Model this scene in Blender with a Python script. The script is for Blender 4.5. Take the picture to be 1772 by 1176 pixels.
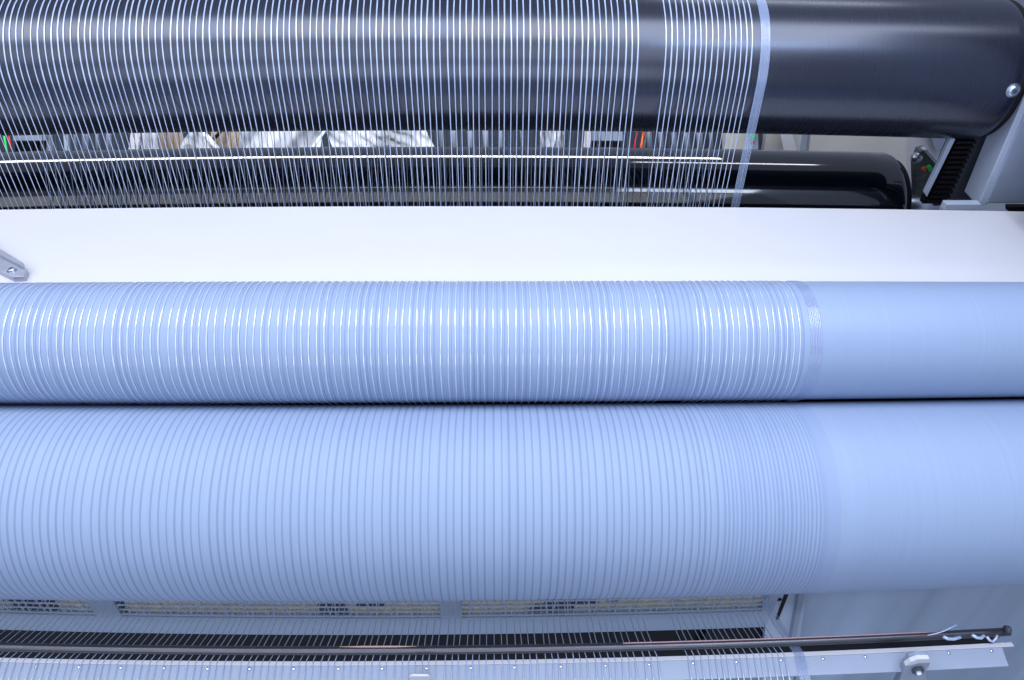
import bpy, math, random
from mathutils import Vector, Matrix
random.seed(7)
for o in list(bpy.data.objects): bpy.data.objects.remove(o, do_unlink=True)
sc = bpy.context.scene
COL = sc.collection
# ---------------------------------------------------------------- camera
# the photographer looks down at the machine by PITCH; (X, D, Z) are distances right of,
# ahead of and above the lens; W() turns them into world coordinates (z up)
PITCH = math.radians(41.0); CT, ST = math.cos(PITCH), math.sin(PITCH)
CAMZ = 1.75
F = 1325.0                                   # focal length in pixels of the 1772 px wide photograph
def W(p):
    return Vector((p[0], p[1]*CT + p[2]*ST, -p[1]*ST + p[2]*CT + CAMZ))
RV = Matrix(((1,0,0),(0,CT,ST),(0,-ST,CT)))  # direction (X,D,Z) -> world
YAW = math.radians(1.47); ROLL = math.radians(0.20)
def _basis():
    fwd = Vector((math.sin(YAW), math.cos(YAW), 0)); up = Vector((0,0,1)); right = fwd.cross(up)
    r = right*math.cos(ROLL) - up*math.sin(ROLL); u = up*math.cos(ROLL) + right*math.sin(ROLL)
    return r, u, fwd
CR, CU, CF = _basis()
cam = bpy.data.cameras.new('camera'); co = bpy.data.objects.new('camera', cam); COL.objects.link(co)
m = Matrix.Identity(4)
for i, v in enumerate((CR, CU, -CF)):
    w = RV @ v
    for k in range(3): m[k][i] = w[k]
m.translation = Vector((0,0,CAMZ)); co.matrix_world = m
cam.sensor_width = 36; cam.lens = F/1772*36; cam.clip_start = 0.05; cam.clip_end = 50
sc.camera = co
# ---------------------------------------------------------------- world, lamps, exposure
wd = bpy.data.worlds.new('World'); sc.world = wd; wd.use_nodes = True
bg = wd.node_tree.nodes['Background']; bg.inputs[0].default_value = (0.67,0.79,1.12,1); bg.inputs[1].default_value = 0.42
sc.view_settings.view_transform = 'Standard'; sc.view_settings.look = 'None'
sc.view_settings.exposure = 0; sc.view_settings.gamma = 1; sc.view_settings.use_curve_mapping = False
def lamp(name, loc, sx, sy, watts, col, rot=(0,0,0)):
    l = bpy.data.lights.new(name, 'AREA'); l.shape = 'RECTANGLE'; l.size = sx; l.size_y = sy; l.energy = watts; l.color = col
    o = bpy.data.objects.new(name, l); COL.objects.link(o); o.location = loc; o.rotation_euler = rot
    return o
COOL = (0.88,0.915,1.0)
lamp('ceiling_lamp', (-0.55,0.680,2.50), 3.9, 0.76, 47, COOL)           # luminous row over the machine
lamp('ceiling_lamp', (-0.95,-0.95,2.50), 4.1, 1.75, 36, COOL)           # row behind the photographer
lamp('ceiling_lamp', (0.82,0.16,2.48), 0.60, 0.26, 6.0, (0.62,0.76,1.0))           # short lamp in front, right
lamp('front_fill', (-0.6,-2.3,1.55), 3.2, 1.1, 24, (0.82,0.90,1.0), (math.radians(84),0,0))   # low fill added behind the photographer
lamp('tube_lamp', (0.95,2.16,2.50), 0.75, 0.06, 3, COOL)
p = W((-0.33,1.420,0.530))                                              # machine lamp behind the upper roller
lamp('tube_lamp', p, 1.62, 0.035, 6, (0.97,0.98,1.0), (math.radians(12),0,0))
# ---------------------------------------------------------------- materials
MATS = {}
def mat(name, col, rough=0.5, metal=0.0, ior=1.45, var=0.0, scale=60.0, bump=0.0, stretch=(1,1,1), rvar=0.0):
    if name in MATS: return MATS[name]
    m = bpy.data.materials.new(name); m.use_nodes = True; nt = m.node_tree
    b = nt.nodes['Principled BSDF']
    b.inputs['Base Color'].default_value = (*col,1); b.inputs['Roughness'].default_value = rough
    b.inputs['Metallic'].default_value = metal; b.inputs['IOR'].default_value = ior
    if var or bump or rvar:
        tc = nt.nodes.new('ShaderNodeTexCoord'); mp = nt.nodes.new('ShaderNodeMapping'); mp.inputs['Scale'].default_value = stretch
        nz = nt.nodes.new('ShaderNodeTexNoise'); nz.inputs['Scale'].default_value = scale; nz.inputs['Detail'].default_value = 4
        nt.links.new(tc.outputs['Object'], mp.inputs[0]); nt.links.new(mp.outputs[0], nz.inputs['Vector'])
        if var:
            mr = nt.nodes.new('ShaderNodeMapRange'); mr.inputs[1].default_value = .25; mr.inputs[2].default_value = .75
            mr.inputs[3].default_value = 1-var; mr.inputs[4].default_value = 1+var
            mx = nt.nodes.new('ShaderNodeVectorMath'); mx.operation = 'SCALE'; mx.inputs[0].default_value = col
            nt.links.new(nz.outputs[0], mr.inputs[0]); nt.links.new(mr.outputs[0], mx.inputs['Scale']); nt.links.new(mx.outputs[0], b.inputs['Base Color'])
        if rvar:
            rr = nt.nodes.new('ShaderNodeMapRange'); rr.inputs[1].default_value = .25; rr.inputs[2].default_value = .75
            rr.inputs[3].default_value = rough-rvar; rr.inputs[4].default_value = rough+rvar
            nt.links.new(nz.outputs[0], rr.inputs[0]); nt.links.new(rr.outputs[0], b.inputs['Roughness'])
        if bump:
            bp = nt.nodes.new('ShaderNodeBump'); bp.inputs['Strength'].default_value = bump; bp.inputs['Distance'].default_value = .001
            nt.links.new(nz.outputs[0], bp.inputs['Height']); nt.links.new(bp.outputs[0], b.inputs['Normal'])
    if name.startswith('dark anod'): b.inputs['Specular Tint'].default_value=(.72,.79,1,1)
    MATS[name] = m; return m
M_BLUE  = mat('pale blue roller coating', (0.256,0.334,0.495), .45, var=.035, scale=1, stretch=(420,3,3))
M_BLUE2 = mat('pale blue draw roller coating', (0.256,0.334,0.495), .6, var=.03, scale=1, stretch=(300,4,4))
M_GROOVE= mat('yarn worn groove', (0.188,0.250,0.394), .6)
M_RING  = mat('faint residue ring', (0.235,0.31,0.48), .6)
M_EDGE  = mat('yarn residue ring', (0.195,0.265,0.435), .6, var=.05, scale=1, stretch=(700,3,3))
M_DARK  = mat('dark anodised roller', (0.007,0.008,0.015), .27, ior=1.9, var=.25, scale=1, stretch=(900,5,5), rvar=.007)
M_BLACK = mat('gloss black roller', (0.003,0.004,0.008), .075, ior=1.75)
M_RUB   = mat('black rubber', (0.006,0.006,0.008), .55, ior=1.25)
M_WHITE = mat('white enamel sheet', (0.60,0.605,0.655), .38, var=.012, scale=9)
M_YARN  = mat('white filament yarn', (0.41,0.50,0.71), .15, ior=2.5)
M_TAPE  = mat('milky selvedge yarns', (0.42,0.53,0.79), .22, ior=2.4, var=.04, scale=1, stretch=(900,160,160))
M_STEEL = mat('brushed steel', (0.55,0.58,0.64), .35, metal=1, var=.08, scale=80)
M_PLATE = mat('zinc plated steel', (0.40,0.42,0.50), .42, metal=.45, var=.08, scale=60)
M_ZINC  = mat('zinc screw', (0.62,0.66,0.74), .25, metal=1)
M_GREY  = mat('grey machine paint', (0.28,0.33,0.44), .45, var=.04, scale=25)
M_LGREY = mat('light grey machine paint', (0.42,0.49,0.63), .4, var=.03, scale=25)
M_SHEET = mat('blue grey panel paint', (0.31,0.385,0.52), .4, var=.03, scale=25)
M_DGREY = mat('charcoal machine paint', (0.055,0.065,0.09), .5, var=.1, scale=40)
M_CREAM = mat('cream painted panel', (0.60,0.60,0.57), .5, var=.03, scale=12)
M_FOAM  = mat('yellowed cream board', (0.80,0.72,0.50), .8, var=.25, scale=160)
M_FILM  = mat('white plastic sheet', (0.60,0.63,0.69), .35, var=.06, scale=14, bump=.3)
M_KRAFT = mat('beige wrapping', (0.42,0.34,0.26), .7, var=.3, scale=1, stretch=(260,40,40))
M_ORANGE= mat('orange cable', (0.60,0.10,0.03), .5)
M_RED   = mat('red cable', (0.55,0.015,0.02), .4)
M_GREEN = mat('green plastic', (0.03,0.55,0.09), .4)
M_OLIVE = mat('grey green casting', (0.10,0.12,0.115), .5, var=.3, scale=90)
M_COPPER= mat('dark tinted rod', (0.13,0.13,0.15), .30, metal=.8, var=.1, scale=1, stretch=(30,300,300))
# ---------------------------------------------------------------- building helpers ((X,D,Z) in, world mesh out)
class MB:
    def __init__(s): s.v=[]; s.f=[]; s.mi=[]
    def add(s, vs, fs, mi=0):
        o=len(s.v); s.v += [Vector(a) for a in vs]; s.f += [tuple(i+o for i in f) for f in fs]; s.mi += [mi]*len(fs)
    def prism(s, poly, ext, mi=0):
        n=len(poly); a=[Vector(p) for p in poly]; b=[p+Vector(ext) for p in a]
        s.add(a+b, [tuple(range(n)), tuple(range(2*n-1,n-1,-1))]+[(i,i+n,(i+1)%n+n,(i+1)%n) for i in range(n)], mi)
    def box(s, c, ax, ay, az, mi=0):             # centre and three half-axis vectors
        c=Vector(c); ax=Vector(ax); ay=Vector(ay); az=Vector(az)
        vs=[c+i*ax+j*ay+k*az for k in(-1,1) for j in(-1,1) for i in(-1,1)]
        s.add(vs,[(0,2,3,1),(4,5,7,6),(0,1,5,4),(2,6,7,3),(0,4,6,2),(1,3,7,5)],mi)
    def tube(s, pts, r, n=8, mi=0, caps=True):
        pts=[Vector(p) for p in pts]; rs = r if isinstance(r,(list,tuple)) else [r]*len(pts); base=len(s.v); prev=None
        for i,p in enumerate(pts):
            t=(pts[min(i+1,len(pts)-1)]-pts[max(i-1,0)]).normalized()
            if prev is None: a=Vector((0,0,1)) if abs(t.z)<.9 else Vector((1,0,0))
            else: a=prev
            a=(a-t*a.dot(t)).normalized(); prev=a; b=t.cross(a)
            for k in range(n):
                g=2*math.pi*k/n; s.v.append(p+rs[i]*(math.cos(g)*a+math.sin(g)*b))
        for i in range(len(pts)-1):
            for k in range(n):
                s.f.append((base+i*n+k,base+i*n+(k+1)%n,base+(i+1)*n+(k+1)%n,base+(i+1)*n+k)); s.mi.append(mi)
        if caps:
            s.f.append(tuple(base+k for k in range(n))[::-1]); s.f.append(tuple(base+(len(pts)-1)*n+k for k in range(n))); s.mi += [mi,mi]
    def disc(s, c, nrm, r, h, n=20, mi=0, bev=.25):      # low bevelled cylinder standing on c along nrm
        c=Vector(c); nrm=Vector(nrm).normalized()
        s.tube([c, c+nrm*h*(1-bev), c+nrm*h], [r,r,r*(1-bev*.8)], n, mi)
    def build(s, name, mats, parent=None, smooth=False, bevel=0.0):
        root = parent
        while root is not None and root.parent is not None: root = root.parent
        if root is not None: org = Vector(root.location)
        else:
            ws=[W(p) for p in s.v]; org = Vector((sum(w.x for w in ws)/len(ws), sum(w.y for w in ws)/len(ws), min(w.z for w in ws)))
        me = bpy.data.meshes.new(name); me.from_pydata([W(p)-org for p in s.v], [], s.f)
        for mm in (mats if isinstance(mats,(list,tuple)) else [mats]): me.materials.append(mm)
        me.polygons.foreach_set('material_index', s.mi)
        me.polygons.foreach_set('use_smooth', [smooth]*len(s.f))
        me.validate(); me.update()
        o = bpy.data.objects.new(name, me); COL.objects.link(o)
        if parent is None: o.location = org
        else: o.parent = parent
        if bevel:
            bv=o.modifiers.new('bevel','BEVEL'); bv.width=bevel; bv.segments=2; bv.limit_method='ANGLE'; bv.angle_limit=math.radians(40)
        return o
def tag(o, label, cat, group=None, kind=None):
    o['label']=label; o['category']=cat
    if group: o['group']=group
    if kind: o['kind']=kind
    return o
def thing(name, at, label, cat, group=None):
    o=bpy.data.objects.new(name,None); COL.objects.link(o); o.location=W(at); o.empty_display_size=.05
    return tag(o,label,cat,group)
def ray(px,py):
    return CR*((px-886)/F) + CU*((588-py)/F) + CF
def P(px,py,D):
    r=ray(px,py); return r*(D/r.y)
UP   = Vector((0,-ST, CT))      # true vertical in (X,D,Z)
BACK = Vector((0, CT, ST))      # true horizontal, away from the viewer
RIGHT= Vector((1,0,0))
def on_plane(px,py,p0,n):
    r=ray(px,py); return r*(p0.dot(n)/r.dot(n))
def plate_poly(pts, ref, n=BACK):                # outline on the plane through ref = (px,py,D) with normal n
    p0=P(*ref); return [on_plane(x,y,p0,n) for x,y in pts]
def plate(mb, pts, ref, thick, n=BACK, mi=0):
    mb.prism(plate_poly(pts,ref,n), n*thick, mi)
# ---------------------------------------------------------------- roller geometry (D, Z, radius, bow of the axis imitating lens barrel distortion)
BIG  = dict(c=(1.000,-0.2087), r=0.1242, b= -0.0165, cr=0.0085)
NIP  = dict(c=(1.005,-0.0020), r=0.0790, b= 0.0010, cr=0.0050)
DARK = dict(c=(1.204, 0.4400), r=0.1070, b=-0.0185, cr=0.0)
BLACK= dict(c=(1.470, 0.2680), r=0.1000, b=-0.0150, cr=0.0)
GUIDE= dict(c=(1.315, 0.0550), r=0.0400, b=-0.0100, cr=0.0)
BIG['b']=0.0150
def roller_mesh(R, prof, seg=120):
    """prof: list of (x, radius offset, material of the face that follows)"""
    mb=MB(); cu,cv=R['c']
    for (x,dr,mi) in prof:
        r=R['r']+dr-R['cr']*x*x; z0=cv+R['b']*x*x
        mb.v += [Vector((x, cu-r*math.cos(2*math.pi*k/seg), z0+r*math.sin(2*math.pi*k/seg))) for k in range(seg)]
    for i in range(len(prof)-1):
        for k in range(seg):
            k2=(k+1)%seg
            mb.f.append((i*seg+k,(i+1)*seg+k,(i+1)*seg+k2,i*seg+k2)); mb.mi.append(prof[i][2])
    return mb
def cap_mesh(R, x, rin, rout, th, seg=64):
    mb=MB(); cu,cv=R['c']; z0=cv+R['b']*x*x; rings=[(x,rout-.004),(x+th*.3,rout),(x+th*.8,rout),(x+th,rout-.004),(x+th,rin)]
    for (xx,r) in rings:
        mb.v += [Vector((xx, cu-r*math.cos(2*math.pi*k/seg), z0+r*math.sin(2*math.pi*k/seg))) for k in range(seg)]
    for i in range(len(rings)-1):
        for k in range(seg):
            k2=(k+1)%seg; mb.f.append((i*seg+k,(i+1)*seg+k,(i+1)*seg+k2,i*seg+k2)); mb.mi.append(0)
    mb.f.append(tuple((len(rings)-1)*seg+k for k in range(seg))); mb.mi.append(0)
    return mb
# yarn columns: left sheet, a gap, right sheet, selvedge
YX=[]; x=0.2117; i=0
while x>-0.80:
    YX.append(x); i+=1
    x -= 0.0090+random.uniform(-.0007,.0007)+(0.0022 if i%7==3 else 0)
YX.reverse(); NLEFT=len(YX)
x=0.2515; i=0
while x<0.3810:
    YX.append(x); i+=1
    x += 0.0081+random.uniform(-.0005,.0005)+(0.0014 if i%7==3 else 0)
TAPE0, TAPE1 = 0.3905, 0.4035
XS = [-1.15+0.05*i for i in range(47)]
# upper dark roller
t=thing('upper_roller',(0,*DARK['c']),'large dark anodised roller across the top, white yarns dropping over its front','roller')
prof=[(x,0,0) for x in [-1.15+.02*i for i in range(97)] if x<0.780]+[(0.780,0,0),(0.784,-.002,0)]
roller_mesh(DARK,prof,128).build('roller_shell',M_DARK,t,True)
cap_mesh(DARK,0.784,0.02,0.1045,0.012).build('end_cap',M_RUB,t,True)
def surf(R,x,px,py):                              # point of the roller surface seen at a pixel, and its normal
    r=ray(px,py); cu,cv=R['c']; cv=cv+R['b']*x*x
    a=r.y**2+r.z**2; b=-2*(r.y*cu+r.z*cv); c=cu*cu+cv*cv-R['r']**2
    s=(-b-math.sqrt(b*b-4*a*c))/(2*a); p=r*s
    return p, Vector((0,p.y-cu,p.z-cv)).normalized()
p,n=surf(DARK,.74,1753,156)
mb=MB(); mb.disc(p-n*.0005,n,.0105,.0016,24); w=mb.build('washer',M_ZINC,t,False)
mb=MB(); mb.disc(p+n*.0011,n,.0078,.0042,24,bev=.3); mb.build('screw',M_ZINC,t,False)
mb=MB(); mb.disc(p+n*.0054,n,.0036,.0002,6,bev=.05); mb.build('screw_socket',M_DGREY,t)
# gloss black roller
t=thing('deflector_roller',(0,*BLACK['c']),'gloss black roller lying behind the white table, with streaks of lamp light','roller')
roller_mesh(BLACK,[(x,0,0) for x in [-1.4+.05*i for i in range(43)]]+[(0.745,0,0),(0.752,-.002,0),(0.756,-.006,0)],128).build('roller_shell',M_BLACK,t,True)
cap_mesh(BLACK,0.757,0.02,0.088,0.014).build('end_cap',M_RUB,t,True)
mb=MB(); cu,cv=BLACK['c']; mb.tube([(0.77,cu,cv-.009),(0.86,cu,cv-.009)],.022,24); mb.build('journal',M_STEEL,t,True)
# guide roller under the table
t=thing('guide_roller',(0,*GUIDE['c']),'slim black guide roller hidden under the white table','roller')
roller_mesh(GUIDE,[(x,0,0) for x in XS if x<.6],48).build('roller_shell',M_RUB,t,True)
cap_mesh(GUIDE,0.56,0.008,0.038,0.006,48).build('end_cap',M_RUB,t,True)
t=thing('gap_darkener',(0,1.2,-.1),'added black bar that darkens the narrow gap between the two blue rollers','darkener')
mb=MB(); mb.box((0,1.19,-.09),(1.0,0,0),(0,.02,0),(0,0,.05)); mb.build('darkener_body',M_RUB,t)  # added only to keep the gap between the rollers dark
# nip roller
t=thing('nip_roller',(0,*NIP['c']),'pale blue middle roller wrapped by shining white yarns, below the white table','roller')
prof=[]; xs=[-1.0+.04*i for i in range(51)]
marks=sorted([x+random.uniform(-.001,.001)+.0042 for x in YX if x>-.75 and random.random()<.7]+[.2225,.2295,.2375,.2440])
ev=[(x,0,0) for x in xs]
for mx in marks:
    h=random.uniform(.0004,.0012); d=random.uniform(.0001,.0003)
    ev=[e for e in ev if not(mx-h-.0003<=e[0]<=mx+h+.0003)]
    ev+=[(mx-h,0,1),(mx,-d,1),(mx+h,0,0)]
ev.sort(key=lambda e:e[0])
roller_mesh(NIP,ev,112).build('roller_shell',[M_BLUE,M_EDGE],t,True)
# big draw roller with worn grooves
t=thing('draw_roller',(0,*BIG['c']),'largest pale blue roller at the bottom, ringed by fine dark yarn grooves','roller')
gx=[x for x in YX if -.66<x<.27]+[.2205,.2300,.2385,.2450]
x=.268
while x<.382: gx.append(x); x+=random.uniform(.0042,.0056)
gx=sorted(gx); ev=[(x,0,0) for x in xs if x<.38 or x>.42]
for mx in gx:
    strong = mx<.262
    h=random.uniform(.0008,.0014) if strong else random.uniform(.0007,.0014); d=random.uniform(.0003,.0006) if strong else random.uniform(.0003,.0006)
    ev=[e for e in ev if not(mx-h-.0008<=e[0]<=mx+h+.0008)]
    ev+=[(mx-h-.0007,0.0001,0),(mx-h,0,1 if strong else 2),(mx,-d,1 if strong else 2),(mx+h,0,0),(mx+h+.0007,.0001,0)]
ev=[e for e in ev if not .3825<e[0]<.4045]
ev+=[(.3830,0,3),(.3838,-.0003,3),(.3925,-.0003,3),(.3932,-.0001,3),(.4040,-.0001,0),(.4044,0,0)]
ev.sort(key=lambda e:e[0])
roller_mesh(BIG,ev,160).build('roller_shell',[M_BLUE2,M_GROOVE,M_EDGE,M_RING],t,True)
# ---------------------------------------------------------------- yarns: one continuous end over all the rollers
LB=.030
def belt(ts, widen):
    """path of one yarn in the (D,Z) plane: list of (D,Z,bow,on_roller)"""
    nodes=[(0.9560,-0.4480,0,0),(0.9820,-0.4150,0,0),(0.9880,-0.4120,0,0),(1.054,-0.4035,0,0),(1.086,-0.3945,0,0),(1.110,-0.3760,0,0),
           (BIG,1),(NIP,-1),(GUIDE,1),(DARK,-1),(1.75,0.66,0,0)]
    ns=[]
    for n in nodes:
        if n[0]=="rod": ns.append(((0.9985,-0.4032),0.0056+ts,1,0.0155))
        elif isinstance(n[0],dict): ns.append((n[0]['c'],n[0]['r']+ts,n[1],n[0]['b']))
        else: ns.append(((n[0],n[1]),0.0,1,LB if n[1]<-.3 else -.015))
    tang=[]
    for a,b in zip(ns,ns[1:]):
        dx,dy=b[0][0]-a[0][0],b[0][1]-a[0][1]; L=math.hypot(dx,dy); ph=math.atan2(dy,dx)
        al=ph-math.asin(max(-1,min(1,(b[2]*b[1]-a[2]*a[1])/L))); tang.append(al)
    out=[]
    for i,(c,r,s,bw) in enumerate(ns):
        if r==0: out.append((c[0],c[1],bw,0,0)); continue
        a0=tang[i-1]-s*math.pi/2; a1=tang[i]-s*math.pi/2
        d=(a1-a0)*s
        while d<0: d+=2*math.pi
        k=max(2,int(d/math.radians(4.5 if r>.02 else 40)))
        for q in range(k+1):
            a=a0+s*d*q/k; out.append((c[0]+r*math.cos(a),c[1]+r*math.sin(a),bw,1 if r>.02 else 0, R_CR(c)))
    # finer samples on long free spans
    fin=[out[0]]
    for p in out[1:]:
        q=fin[-1]; L=math.hypot(p[0]-q[0],p[1]-q[1])
        if L>.05:
            for j in range(1,5): f=j/5; fin.append((q[0]+(p[0]-q[0])*f,q[1]+(p[1]-q[1])*f,q[2]+(p[2]-q[2])*f,0,0))
        fin.append(p)
    return fin
def R_CR(c): return BIG if c==BIG['c'] else NIP if c==NIP['c'] else 0
PATH=belt(.0005,0)
def yarn_mesh(X, w, th, nside=6, wander=.0004, seed=0):
    rnd=random.Random(seed); mb=MB(); pts=[]
    ph=[rnd.uniform(0,6.28) for _ in range(3)]
    for i,(u,v,b,on,cr) in enumerate(PATH):
        v2=v+b*X*X
        if cr: # crowned roller: pull towards its axis
            cu,cv=cr['c']; cv+=cr['b']*X*X; l=math.hypot(u-cu,v2-cv); k=(l-cr['cr']*X*X)/l; u=cu+(u-cu)*k; v2=cv+(v2-cv)*k
        xx=X+wander*(math.sin(i*.23+ph[0])+.5*math.sin(i*.61+ph[1]))*(1 if on else 1.6)
        pts.append((Vector((xx,u,v2)),on))
    N=len(pts)
    for i,(p,on) in enumerate(pts):
        tg=(pts[min(i+1,N-1)][0]-pts[max(i-1,0)][0]); tg.x=0; tg.normalize()
        nr=Vector((1,0,0)).cross(tg)
        nb=1.0 if on else .5
        ww=w*(1 if on else .60 if v>-.3 else .85); tt=th*(1 if on else 1.25 if v>-.3 else 2.0)
        if i>0 and i<N-1 and on!=pts[i-1][1]: ww=w*.85
        for k in range(nside):
            g=2*math.pi*k/nside; mb.v.append(p+Vector((ww*math.cos(g),0,0))+nr*tt*math.sin(g))
    for i in range(N-1):
        for k in range(nside): mb.f.append((i*nside+k,i*nside+(k+1)%nside,(i+1)*nside+(k+1)%nside,(i+1)*nside+k)); mb.mi.append(0)
    return mb
LAB='white yarn of the wide left sheet, one of its evenly spaced parallel ends'
for i,X in enumerate(YX):
    o=yarn_mesh(X,random.uniform(.00092,.00125),.00036,6,.00035,i).build('yarn',M_YARN,None,True)
    if i==NLEFT-1: tag(o,'white yarn bounding the bare gap on its left side','yarn','yarns running over the rollers')
    elif i==NLEFT: tag(o,'white yarn bounding the bare gap on its right side','yarn','yarns running over the rollers')
    elif i==len(YX)-1: tag(o,'white yarn running closest to the milky selvedge band','yarn','yarns running over the rollers')
    elif i<NLEFT: tag(o,LAB,'yarn','yarns running over the rollers')
    else: tag(o,'white yarn in the narrow sheet between the bare gap and the selvedge band','yarn','yarns running over the rollers')
def rear_mesh(X,w,seed):
    rnd=random.Random(seed); mb=MB(); cu,cv=BLACK['c']; r=BLACK['r']+.0006; pts=[(1.325,.560),(1.3135,.47)]
    px_,pz=pts[-1]; L=math.hypot(cu-px_,cv-pz); al=math.atan2(cv-pz,cu-px_)-math.asin(r/L); a0=al-math.pi/2
    a0=a0%(2*math.pi)
    f0=(cu+r*math.cos(a0),cv+r*math.sin(a0))
    for k in range(1,4): pts.append((px_+(f0[0]-px_)*k/4,pz+(f0[1]-pz)*k/4))
    pts += [(cu+r*math.cos(a0+k*.12),cv+r*math.sin(a0+k*.12)) for k in range(14)]
    lean=rnd.uniform(-.006,.006)
    for i,(u,v) in enumerate(pts):
        b=-.017*X*X; f=i/(len(pts)-1)
        p=Vector((X+lean*f,u,v+b)); q=pts[min(i+1,len(pts)-1)]; o_=pts[max(i-1,0)]; tg=Vector((0,q[0]-o_[0],q[1]-o_[1])).normalized(); nr=Vector((1,0,0)).cross(tg)
        mb.v += [p+Vector((w,0,0)),p+nr*.0003,p-Vector((w,0,0)),p-nr*.0003]
        if i: mb.f += [((i-1)*4+k,(i-1)*4+(k+1)%4,i*4+(k+1)%4,i*4+k) for k in range(4)]; mb.mi += [0]*4
    return mb
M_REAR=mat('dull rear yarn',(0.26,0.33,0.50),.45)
X=-.78; k=0
while X<.405:
    tag(rear_mesh(X,random.uniform(.0004,.0009),k).build('rear_yarn',M_REAR,None,True),'dull thin yarn of the rear sheet running down onto the gloss black roller','yarn','rear yarns over the black roller'); k+=1
    X+=random.choice((.006,.009,.009,.012))
t=thing('selvedge_band',(TAPE1,.99,-.44),'milky band of close-set yarns at the right edge of the yarn sheet','yarn band')
k=0; X=TAPE0
while X<=TAPE1+1e-6:
    yarn_mesh(X,.00125,.00042,6,.00012,900+k).build('filament',M_TAPE,t,True); X+=.0020; k+=1
# ---------------------------------------------------------------- white table
M_TAPE.node_tree.nodes['Principled BSDF'].inputs['Alpha'].default_value=.38
def beam_strip(mb, xs, pts_fn, mi=0, close=True):
    """sweep a closed section (list of (D,Z)) along xs with bow"""
    n=None; base=len(mb.v)
    for x in xs:
        sec=pts_fn(x); n=len(sec); mb.v += [Vector((x,a,b)) for a,b in sec]
    for i in range(len(xs)-1):
        for k in range(n):
            k2=(k+1)%n; mb.f.append((base+i*n+k,base+i*n+k2,base+(i+1)*n+k2,base+(i+1)*n+k)); mb.mi.append(mi)
    mb.f.append(tuple(base+k for k in range(n))[::-1]); mb.f.append(tuple(base+(len(xs)-1)*n+k for k in range(n))); mb.mi+=[mi,mi]
t=thing('table_plate',(0,1.06,.078),'wide white enamel table plate between the dark roller and the blue rollers','table plate')
txs=[-1.1+.1*i for i in range(23)]
F0=(1.0550,.0780); LEN=.2035
def tsec(x):
    b0,b1=-.002*x*x,-.0105*x*x
    f=Vector((0,F0[0],F0[1]+b0)); bk=f+BACK*LEN; bk.z+=b1-b0; d=UP*-.004
    q=[f,bk,bk+d,f+d]; return [(a.y,a.z) for a in q]
mb=MB(); beam_strip(mb,txs,tsec); mb.build('table_top',M_WHITE,t,False,.0008)
def lsec(x):
    f=Vector((0,F0[0],F0[1]-.002*x*x)); bk=f+BACK*(LEN-.0005); bk.z+=-.0085*x*x; d=UP*-.0045; e=UP*-.135
    a=bk+d; q=[a,a+e,a+e-BACK*.003,a-BACK*.003]; return [(g.y,g.z) for g in q]
mb=MB(); beam_strip(mb,txs,lsec); mb.build('shade_flange',M_RUB,t)  # unseen flange, made deep and black to darken the gloss roller's reflection
# ---------------------------------------------------------------- clamp lever at the left edge of the table
t=thing('clamp_lever',P(20,470,1.085),'grey steel lever with a bolt poking in at the left edge of the white table','lever')
mb=MB(); up=UP
top=[(-30,424),(0,446),(52,477),(48,490),(28,491),(-30,462)]
poly=plate_poly(top,(30,478,1.075),UP); mb.prism([p+UP*.012 for p in poly],-UP*.009); mb.build('lever_arm',M_PLATE,t,False,.0012)
mb=MB(); poly=plate_poly([(-30,420),(-2,442),(50,474),(47,478),(-6,450),(-30,430)],(30,478,1.075),UP); mb.prism([p+UP*.019 for p in poly],-UP*.0065); mb.build('lever_rim',M_PLATE,t,False,.0008)
p=P(21,469,1.070); p=on_plane(21,469,P(30,478,1.075)+UP*.012,UP)
mb=MB(); mb.disc(p,UP,.0060,.0012,20); mb.build('washer',M_ZINC,t)
mb=MB(); mb.disc(p+UP*.0013,UP,.0042,.0035,16,bev=.35); mb.build('bolt',M_ZINC,t)
# ---------------------------------------------------------------- right end of the machine (behind the table)
D0=1.275
t=thing('machine_column',P(1705,352,D0),'light grey machine column at the far right behind the table','column')
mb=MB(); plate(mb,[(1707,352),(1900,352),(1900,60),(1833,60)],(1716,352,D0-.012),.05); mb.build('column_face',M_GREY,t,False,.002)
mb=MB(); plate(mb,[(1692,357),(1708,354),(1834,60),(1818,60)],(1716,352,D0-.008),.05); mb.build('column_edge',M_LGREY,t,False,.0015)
mb=MB(); plate(mb,[(1745,358),(1800,358),(1800,366),(1745,366)],(1745,360,1.235),.01); mb.build('edge_trim',M_RUB,t)
mb=MB(); q=Vector((.955,1.0,.22)); mb.box(q-BACK*.11+UP*.25,RIGHT*.140,BACK*.23,UP*.35); mb.build('shade_block',M_GREY,t,False,.004)  # block added out of view to shade the right end of the table
t=thing('backing_plate',P(1660,350,D0+.05),'charcoal plate between the toothed rack and the light grey column','plate')
mb=MB(); plate(mb,[(1616,356),(1700,352),(1785,180),(1701,180)],(1660,350,D0+.075),.01); mb.build('plate_body',M_DGREY,t)
mb=MB(); tri=[(1684,281),(1699,296),(1752,180),(1712,180)]
saw=[(1699,296),(1684,281)]; 
for j in range(10):
    f=j/10; saw += [(1684+30*f+(3.5 if j%2 else 0),281-90*f)]
saw += [(1724,180),(1756,180)]
plate(mb,saw,(1690,290,D0+.066),.008); mb.build('toothed_insert',M_GREY,t)
mb=MB(); plate(mb,[(1633,364),(1700,364),(1698,353),(1638,353)],(1660,353,D0-.02),.014); mb.build('foot_block',M_LGREY,t,False,.001)
t=thing('toothed_rack',P(1620,350,D0+.03),'black toothed rack standing beside the end of the gloss black roller','rack')
mb=MB(); plate(mb,[(1596,352),(1628,352),(1715,180),(1672,180)],(1620,350,D0+.055),.012); mb.build('rack_body',M_RUB,t)
p0=(1620,350,D0+.045)
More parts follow.
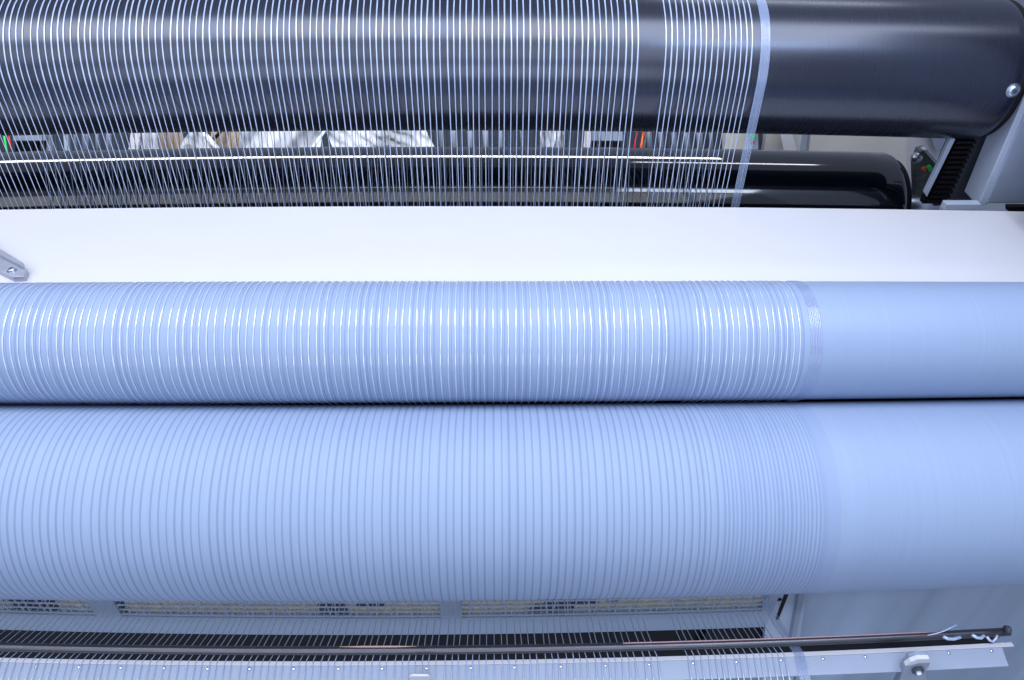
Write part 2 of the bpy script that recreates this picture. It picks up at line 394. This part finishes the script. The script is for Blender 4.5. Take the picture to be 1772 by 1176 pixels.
for j in range(19):
    y0=352-j*8.6; sh=(352-y0)*.47
    mb=MB(); plate(mb,[(1606+sh,y0),(1640+sh,y0),(1642+sh,y0-4.6),(1609+sh,y0-4.6)],p0,.010); mb.build('tooth',M_RUB,t)
t=thing('guide_strip',P(1604,340,D0+.02),'thin pale strip along the left side of the black toothed rack','strip')
mb=MB(); plate(mb,[(1600,334),(1604,341),(1683,180),(1673,180)],(1604,340,D0+.04),.008); o=mb.build('strip_body',M_LGREY,t,False,.0006)
t=thing('sensor_bracket',P(1600,300,1.40),'grey green bracket with a green plug beside the gloss black roller end','bracket')
mb=MB(); plate(mb,[(1583,285),(1592,262),(1604,259),(1640,300),(1612,352),(1585,352)],(1600,300,1.44),.02); mb.build('bracket_body',M_OLIVE,t,False,.001)
mb=MB(); plate(mb,[(1597,259),(1604,258),(1645,302),(1638,306)],(1600,300,1.43),.012); mb.build('bracket_rim',M_STEEL,t,False,.0006)
mb=MB(); p=P(1585,270,1.425); mb.disc(p,-BACK,.010,.012,16); mb.build('knob',M_STEEL,t,True)
mb=MB(); plate(mb,[(1604,290),(1611,286),(1616,292),(1609,298)],(1600,300,1.425),.006); mb.build('plug',M_GREEN,t)
mb=MB(); plate(mb,[(1596,293),(1602,289),(1604,294),(1598,297)],(1600,300,1.425),.006); mb.build('plug',M_ORANGE,t)
# ---------------------------------------------------------------- inside of the machine, seen in the slit under the dark roller
def slab(name,pts,D,mats,label,cat,th=.02,bev=.0,group=None,row=250):
    mb=MB(); plate(mb,pts,(pts[0][0],row,D),th); o=mb.build(name,mats,None,False,bev); return tag(o,label,cat,group)
def rect(x0,x1,y0,y1,sl=0): return [(x0,y1),(x1,y1),(x1+sl,y0),(x0+sl,y0)]
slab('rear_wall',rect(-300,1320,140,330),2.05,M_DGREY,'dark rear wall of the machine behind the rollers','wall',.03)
slab('cream_panel',rect(1310,1372,150,330,30),1.86,M_CREAM,'cream panel next to the right end of the yarn sheet','panel')
slab('cream_panel',rect(1392,1582,150,330,20),1.88,M_CREAM,'broad cream panel above the gloss black roller end','panel')
slab('panel_post',rect(1366,1388,150,300,-35),1.83,M_WHITE,'pale slanting post between two cream panels','post')
slab('frame_post',rect(1568,1590,150,330,55),1.74,M_WHITE,'white frame post left of the green plug bracket','post',.02)
t=thing('side_door',P(1620,300,1.66),'white door frame with a blue grey inset behind the toothed rack','door')
mb=MB(); plate(mb,[(1575,330),(1700,330),(1700,150),(1575,150)],(1620,300,1.68),.02); mb.build('door_panel',M_WHITE,t)
mb=MB(); plate(mb,[(1619,262),(1632,262),(1660,190),(1596,190)],(1620,300,1.665),.008); mb.build('door_inset',M_GREY,t,False,.001)
# left electronics
def device(x0,x1,label,n=6):
    t=thing('connector_block',P(x0,250,1.78),label,'connector block')
    mb=MB(); plate(mb,rect(x0,x1,225,244),(x0,250,1.78),.04); mb.build('housing',M_GREY,t,False,.002)
    for j in range(n):
        a=x0+4+(x1-x0-6)*j/n; mb=MB(); plate(mb,rect(a,a+(x1-x0)/n*.65,245,262),(x0,250,1.775),.02); mb.build('plug',M_RUB,t)
device(22,78,'grey connector block with a row of black plugs at the far left of the slit',6)
device(1022,1078,'grey connector block with a row of black plugs under the middle of the roller',6)
for (x0,x1,sl,lab) in ((82,91,-6,'light strip just right of the left connector block'),(113,120,-5,'second light strip right of the left connector block')):
    slab('cable_duct',rect(x0,x1,215,275,sl),1.80,M_LGREY,lab,'cable duct',.01)
for j,x0 in enumerate((132,150,170,190,764,786,815,842,868,905,1125,1145,1168,1190,1212,1232)):
    wdt=random.uniform(5,11); mb=MB(); a=P(x0,275,1.9); b=on_plane(x0-3,200,a,BACK)
    mb.tube([a,b],wdt/F*1.9*.5,10); pos='between the left connector block and the holed plate' if j<4 else 'in the dark middle right of the long plastic sheet' if j<10 else 'in the dark part right of the orange cable'; tag(mb.build('hose',M_GREY,None,True),'dull blue grey hose hanging '+pos,'hose','hoses '+pos)
slab('hole_plate',rect(222,238,215,262,6),1.74,M_WHITE,'white plate with a small hole left of the plastic sheets','plate',.012)
mb=MB(); p=P(228,241,1.738); mb.disc(p,-BACK,.0022,.0006,12); tag(mb.build('hole_disc',M_RUB),'tiny dark disc for the hole in the white plate left of the plastic sheets','hole_disc')  # dark disc standing for the hole in the plate
def sheet(name,x0,x1,D,mats,label,amp,sl=0,seed=0,arch=0,yt=205,yb=275):
    rnd=random.Random(seed); mb=MB(); nx,ny=28,10; a=[rnd.uniform(0,6.28) for _ in range(6)]; p0=P((x0+x1)/2,250,D); rows=[]
    for j in range(ny+1):
        for i in range(nx+1):
            fx=i/nx; fy=j/ny; px=x0+(x1-x0)*fx+sl*fy; py=yt+(yb-yt)*fy
            if arch: py=py+arch*(2*fx-1)**2*(1-fy)
            p=on_plane(px,py,p0,BACK)
            d=amp*(math.sin(fx*9+fy*4+a[0])+.6*abs(math.sin(fx*17-fy*7+a[1]))+.4*math.sin(fx*31+fy*9+a[2]))
            mb.v.append(p+BACK*d)
    n=len(mb.v); mb.v += [p+BACK*.003 for p in mb.v]
    for j in range(ny):
        for i in range(nx):
            q=j*(nx+1)+i; f=(q,q+1,q+nx+2,q+nx+1); mb.f += [f,tuple(k+n for k in f[::-1])]; mb.mi += [0,0]
    o=mb.build(name,mats,None,True); return tag(o,label,'sheet')
sheet('plastic_sheet',240,268,1.80,M_FILM,'short pale plastic sheet right of the holed white plate',.004,8,1)
sheet('wrapping_sheet',262,312,1.84,M_KRAFT,'beige wrapping between two pale plastic sheets',.004,10,2)
sheet('plastic_sheet',300,372,1.79,M_FILM,'arched pale plastic sheet in front of beige wrapping',.006,14,3,arch=60,yt=226)
sheet('wrapping_sheet',362,424,1.85,M_KRAFT,'brown streaked wrapping left of the long plastic sheet',.006,6,4)
sheet('plastic_sheet',418,560,1.80,M_FILM,'left half of the long white plastic sheet under the roller',.008,-8,5)
sheet('plastic_sheet',540,722,1.78,M_FILM,'folded right half of the long white plastic sheet with slanting end',.018,42,6)
t=thing('film_fold',P(550,250,1.76),'bright slanting fold lying on the long plastic sheet','fold')
mb=MB(); mb.tube([P(536,262,1.75),P(548,246,1.75),P(564,222,1.75)],.0035,8); mb.build('fold_edge',M_FILM,t,True)
mb=MB(); mb.tube([P(345,222,1.75),P(362,240,1.75),P(380,262,1.75)],.006,8); tag(mb.build('rolled_edge',M_WHITE,None,True),'white rolled edge slanting across the arched plastic sheet','rolled edge')
mb=MB(); mb.tube([P(388,215,1.76),P(378,232,1.77),P(370,240,1.78)],.004,8); tag(mb.build('strap',M_RUB,None,True),'short black strap on the brown wrapping','strap')
sheet('crumpled_film',936,978,1.79,M_FILM,'small crumpled clear film piece hanging in the dark middle',.016,-4,9)
slab('white_bracket',rect(1010,1021,212,258,4),1.76,M_WHITE,'narrow white bracket touching the middle connector block','bracket',.012,.001)
def cable(pts,r,m,lab):
    mb=MB(); mb.tube([P(*p) for p in pts],r,8); tag(mb.build('cable',m,None,True),lab,'cable')
cable([(1104,218,1.80),(1101,236,1.80),(1096,262,1.80)],.0024,M_RED,'red cable hanging in the slit left of the orange one')
cable([(1117,215,1.78),(1112,240,1.78),(1107,268,1.78)],.0034,M_ORANGE,'bright orange cable hanging in the slit')
cable([(1121,215,1.79),(1116,245,1.79),(1112,268,1.79)],.0022,M_OLIVE,'thin green grey cable right of the orange one')
cable([(4,215,1.74),(8,240,1.74),(13,266,1.74)],.0022,M_GREEN,'green cable at the far left end of the slit')
cable([(12,215,1.74),(16,240,1.74),(20,258,1.74)],.0018,M_RED,'red cable beside the green one at the far left')
slab('terminal_box',rect(1256,1300,215,275),1.80,M_CREAM,'beige grey terminal box left of the green indicator','box',.04,.002)
t=thing('indicator',P(1302,250,1.77),'small green indicator with a red dot by the selvedge','indicator')
mb=MB(); plate(mb,rect(1297,1307,225,242),(1302,250,1.76),.01); mb.build('indicator_lens',M_GREEN,t,False,.0008)
mb=MB(); mb.disc(P(1302,246,1.758),-BACK,.004,.003,12); mb.build('red_dot',M_RED,t)
mb=MB(); plate(mb,rect(1294,1312,222,258),(1302,250,1.775),.012); mb.build('mounting',M_LGREY,t)
# ---------------------------------------------------------------- front of the machine under the draw roller
def bowed(mb,xs,D,pys,th,n=BACK,bow=LB,mi=0):
    """bar whose face covers the given rows of the picture at x=0, standing on a true vertical plane, bowed to imitate lens distortion"""
    p0=P(852,pys[0],D); a=on_plane(852,pys[0],p0,n); b=on_plane(852,pys[1],p0,n); e=n*th
    beam_strip(mb,xs,lambda x:[(q.y,q.z+bow*x*x) for q in (a,b,b+e,a+e)],mi)
bxs=[-.9+.06*i for i in range(31)]
t=thing('front_panel',P(852,1072,1.135),'blue grey machine panel with cream grille windows under the draw roller','panel')
xe=.418
mb=MB(); bowed(mb,[x for x in bxs if x<=xe]+[xe],1.135,(1069,1097),.012); mb.build('lower_sheet',M_SHEET,t,False,.0006)
pg=P(852,1069,1.135); pt=on_plane(852,1000,pg,BACK)
def gp(x,h,off=0):                                # point of the grille plane at height h above the sheet, x across
    q=pg+UP*h+BACK*off; return Vector((x,q.y,q.z+LB*x*x))
H=.10
posts=[(-.581,-.543),(-.078,-.047),(.400,.418)]
for (a,b) in posts:
    mb=MB(); mb.prism([gp(a,0),gp(b,0),gp(b,H),gp(a,H)],BACK*.012); mb.build('post',M_SHEET,t,False,.0006)
for (a,b) in ((-.9,-.581),(-.543,-.078),(-.047,.400)):
    mb=MB(); n=int((b-a)/.0150)
    for j in range(1,n):
        x=a+(b-a)*j/n; q=gp(x,H/2,.004); mb.box(q,RIGHT*.0009+UP*.0,BACK*.001,UP*H/2+RIGHT*.004*(1 if j%2 else -1))
    for h in (.004,.0165,.029,.0415,.054,.0665,.079):
        for s_ in range(8):
            x0=a+(b-a)*s_/8; x1=a+(b-a)*(s_+1)/8; p0=gp(x0,h,.0022); p1=gp(x1,h,.0022)
            mb.box((p0+p1)/2,(p1-p0)/2,BACK*.0008,UP*.0012)
    o=mb.build('grille',M_LGREY,t); o['kind']='stuff'
for (a,b) in ((-.90,-.58),(-.545,-.075),(-.05,.402)):
    mb=MB(); mb.prism([gp(a,-.004,.009),gp(b,-.004,.009),gp(b,H,.009),gp(a,H,.009)],BACK*.01); mb.build('cream_board',M_FOAM,t)
for (a,b,h0,h1) in ((-.70,-.655,.002,.09),(-.655,-.635,.002,.03),(-.255,-.215,.002,.035),(-.20,-.16,.018,.028),(.055,.12,.004,.02),(.075,.155,.02,.045),(.165,.185,.028,.045),(-.545,-.535,.002,.1)):
    mb=MB(); mb.prism([gp(a,h0,.007),gp(b,h0,.007),gp(b,h1,.007),gp(a,h1,.007)],BACK*.003); mb.build('dark_gap',M_DGREY,t)  # dark patches standing for shaded gaps in the cream board
# dark open slot below it, its darkness put in as black sheets
t=thing('slot_dark',P(852,1105,1.18),'black sheet standing for the dark open slot along the foot of the grilled panel','cover')
mb=MB(); bowed(mb,[x for x in bxs if x<=.29]+[.29],1.185,(1090,1140),.02); mb.build('slot_dark_body',M_RUB,t)
mb=MB(); bowed(mb,[.335,.36,.392],1.185,(1090,1140),.02); mb.build('slot_dark_body',M_RUB,t)
mb=MB(); bowed(mb,[.28,.34,.40,.46],1.21,(1085,1150),.02); mb.build('recess_wall',M_RUB,t)
# tension rod
rx=[-.85+.03*i for i in range(51)]; rx=[x for x in rx if x<=.668]+[.686]
t=thing('tension_rod',(0,1.0020,-.4046),'slim dark rod crossing in front of the yarns above the white ledge','rod')
mb=MB(); mb.tube([(x,1.0020,-.4046+LB*x*x) for x in rx],.0054,14); mb.build('rod_body',M_COPPER,t,True)
M_PINK_GLINT=mat('pink tinted wire',(0.52,0.31,0.34),.35)  # pink highlight line of the rod, laid on as a coloured strip
mb=MB(); mb.tube([(x,1.0005,-.3990+LB*x*x) for x in rx if .14<x<.60],.0009,6); tag(mb.build('tinted_glint',M_PINK_GLINT,None,True),'pink highlight painted as a thin strip along the top of the dark rod on the right','glint')
mb=MB(); mb.tube([(x,1.0005,-.3990+LB*x*x) for x in (-.20,-.17,-.13,-.10)],[.0004,.0012,.0012,.0004],6); tag(mb.build('tinted_glint',mat('orange tinted wire',(0.62,0.38,0.29),.35),None,True),'short orange highlight painted as a strip on the rod left of the white clip','glint')  # orange highlight on the rod, also put in as coloured geometry
t=thing('dark_bar',(0,1.03,-.43),'black bar behind the tension rod, just above the white ledge','bar')
mb=MB(); bowed(mb,rx+[.690],1.022,(1130,1160),.004); mb.build('bar_body',M_RUB,t,False,.002)
# perforated ledge with screws
t=thing('needle_ledge',(0,.98,-.42),'white edged grey ledge with a row of screws along the bottom','ledge')
lx=[x for x in rx if x<.64]+[.664]
E0=Vector((0,.9820,-.4156)); E1=Vector((0,.9882,-.4126)); SL=Vector((0,-.56,-.83)).normalized()   # ledge plate slopes gently towards the viewer
NL=Vector((0,-.83,.56))
mb=MB(); beam_strip(mb,lx+[.680],lambda x:[(q.y,q.z+LB*x*x) for q in (E0,E1,E1-NL*.004,E0-NL*.004)]); mb.build('ledge_top',M_WHITE,t,False,.0006)
FZ=E0-NL*.0012; H2=.0235
def fsec(x):
    a=FZ; b=FZ+SL*H2; return [(q.y,q.z+LB*x*x) for q in (a,b,b-NL*.004,a-NL*.004)]
mb=MB(); beam_strip(mb,lx,fsec); mb.build('ledge_plate',M_GREY,t,False,.0006)
for pxs in (-20,55,130,204,280,356,430,507,585,661,738,815,890,970,1047,1122,1197,1271,1347,1418,1490,1562,1631,1703):
    q=FZ+SL*.0040; x=(on_plane(pxs,1157,q,BACK)).x; q=Vector((x,q.y,q.z+LB*x*x))
    mb=MB(); mb.disc(q,NL,.0021,.0016,12,bev=.4); mb.build('screw',M_ZINC,t,True)
# white tag at the bottom edge
mb=MB(); q=FZ; plate(mb,[(709,1186),(744,1186),(744,1171),(740,1169.5),(713,1169.5),(709,1171)],(726,1175,.968),.003); tag(mb.build('white_clip',M_WHITE,None,False,.0006),'small white clip at the bottom edge under the ledge','clip')
# hinge bracket under the ledge
t=thing('hinge_bracket',P(1580,1176,.97),'grey rounded hinge bracket with a bolt under the right end of the ledge','bracket')
mb=MB(); pts=[(1540,1215),(1556,1180),(1566,1158),(1577,1146),(1590,1141.5),(1608,1141),(1611,1148),(1604,1160),(1601,1215)]
plate(mb,pts,(1580,1160,.962),.012); mb.build('bracket_body',M_GREY,t,True if False else False,.002)
mb=MB(); plate(mb,[(1566,1152),(1576,1145),(1590,1140),(1609,1140),(1611,1147),(1590,1147.5),(1575,1152)],(1580,1160,.959),.006); mb.build('bracket_lip',M_WHITE,t,False,.001)
mb=MB(); p=P(1588,1159,.957); mb.disc(p,-BACK,.0075,.003,20); mb.build('washer',M_DGREY,t,False)
mb=MB(); mb.disc(p-BACK*.003,-BACK,.0052,.005,6,bev=.2); mb.build('bolt',M_ZINC,t)
# loose yarn ends on the rod
def loose(pts,r,lab):
    mb=MB(); mb.tube([P(*p) for p in pts],r,6); tag(mb.build('loose_yarn',M_YARN,None,True),lab,'yarn end')
loose([(1605,1099,.986),(1620,1096,.985),(1635,1091,.983),(1655,1081,.98)],.0009,'loose yarn end sticking up from the right part of the rod')
loose([(1632,1101,.985),(1640,1105,.984),(1650,1105.5,.984),(1662,1102,.985)],.0022,'flat loop of white yarn on the dark bar end, leftmost of three')
loose([(1682,1098,.985),(1690,1103,.984),(1697,1104,.984),(1703,1099,.985)],.0022,'curled white yarn scrap on the bar, middle of three')
loose([(1707,1101,.985),(1713,1108,.984),(1718,1110,.984),(1723,1105,.984),(1726,1099,.985)],.0018,'hooked white yarn scrap nearest the bar end')
mb=MB(); p=P(1745,1089,.99); mb.disc(p-Vector((.004,0,0)),RIGHT,.0052,.006,16); tag(mb.build('bar_cap',M_DGREY,None,True),'dark round cap at the right end of the rod','cap')
# side plate with a hole, background sheets on the right
t=thing('side_plate',P(1340,1080,1.12),'blue grey side plate with a black hole right of the grille','plate')
mb=MB(); plate(mb,[(1318,1180),(1372,1180),(1400,1000),(1330,1000)],(1340,1060,1.155),.01); mb.build('plate_body',M_LGREY,t)
mb=MB(); p=on_plane(1348,1037,P(1340,1060,1.155),BACK); mb.disc(p,-BACK,.0042,.0005,20); mb.build('hole',M_RUB,t)
mb=MB(); plate(mb,[(1343,1072),(1347,1072),(1368,1020),(1362,1020)],(1340,1060,1.150),.006); mb.build('slit',M_RUB,t)
mb=MB(); plate(mb,[(1356,1180),(1362,1180),(1396,1010),(1386,1010)],(1340,1060,1.135),.012); mb.build('plate_rib',M_GREY,t,False,.001)
M_SAT1=mat('satin blue grey sheet',(0.34,0.42,0.55),.40,metal=.25,var=.34,scale=1,stretch=(9,.3,.3))  # vertical bands in the colour stand for soft reflections
slab('cover_sheet',rect(1370,1990,960,1300,20),1.20,M_SAT1,'satin blue grey cover sheet behind the right end of the rod and ledge','cover sheet',.01,row=1050)
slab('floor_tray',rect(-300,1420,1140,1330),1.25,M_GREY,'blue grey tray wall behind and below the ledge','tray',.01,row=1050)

# ---------------------------------------------------------------- slab added to block light from below, and hall floor under everything
M_FLOOR=mat('grey hall floor',(0.30,0.33,0.38),.5,var=.06,scale=3)
fl=bpy.data.meshes.new('floor'); fl.from_pydata([(-6,-4,0),(6,-4,0),(6,6,0),(-6,6,0)],[],[(0,1,2,3)]); fl.materials.append(M_FLOOR)
o=bpy.data.objects.new('floor',fl); COL.objects.link(o); o['kind']='structure'
me=bpy.data.meshes.new('light_block_slab'); v=[(x,y,z) for z in (.55,.60) for y in (.75,2.2) for x in (-1.6,1.1)]
me.from_pydata(v,[],[(0,2,3,1),(4,5,7,6),(0,1,5,4),(2,6,7,3),(0,4,6,2),(1,3,7,5)]); me.materials.append(M_DGREY)
o=bpy.data.objects.new('light_block_slab',me); COL.objects.link(o); tag(o,'unseen charcoal slab added deep under the rollers to block light from below','base')
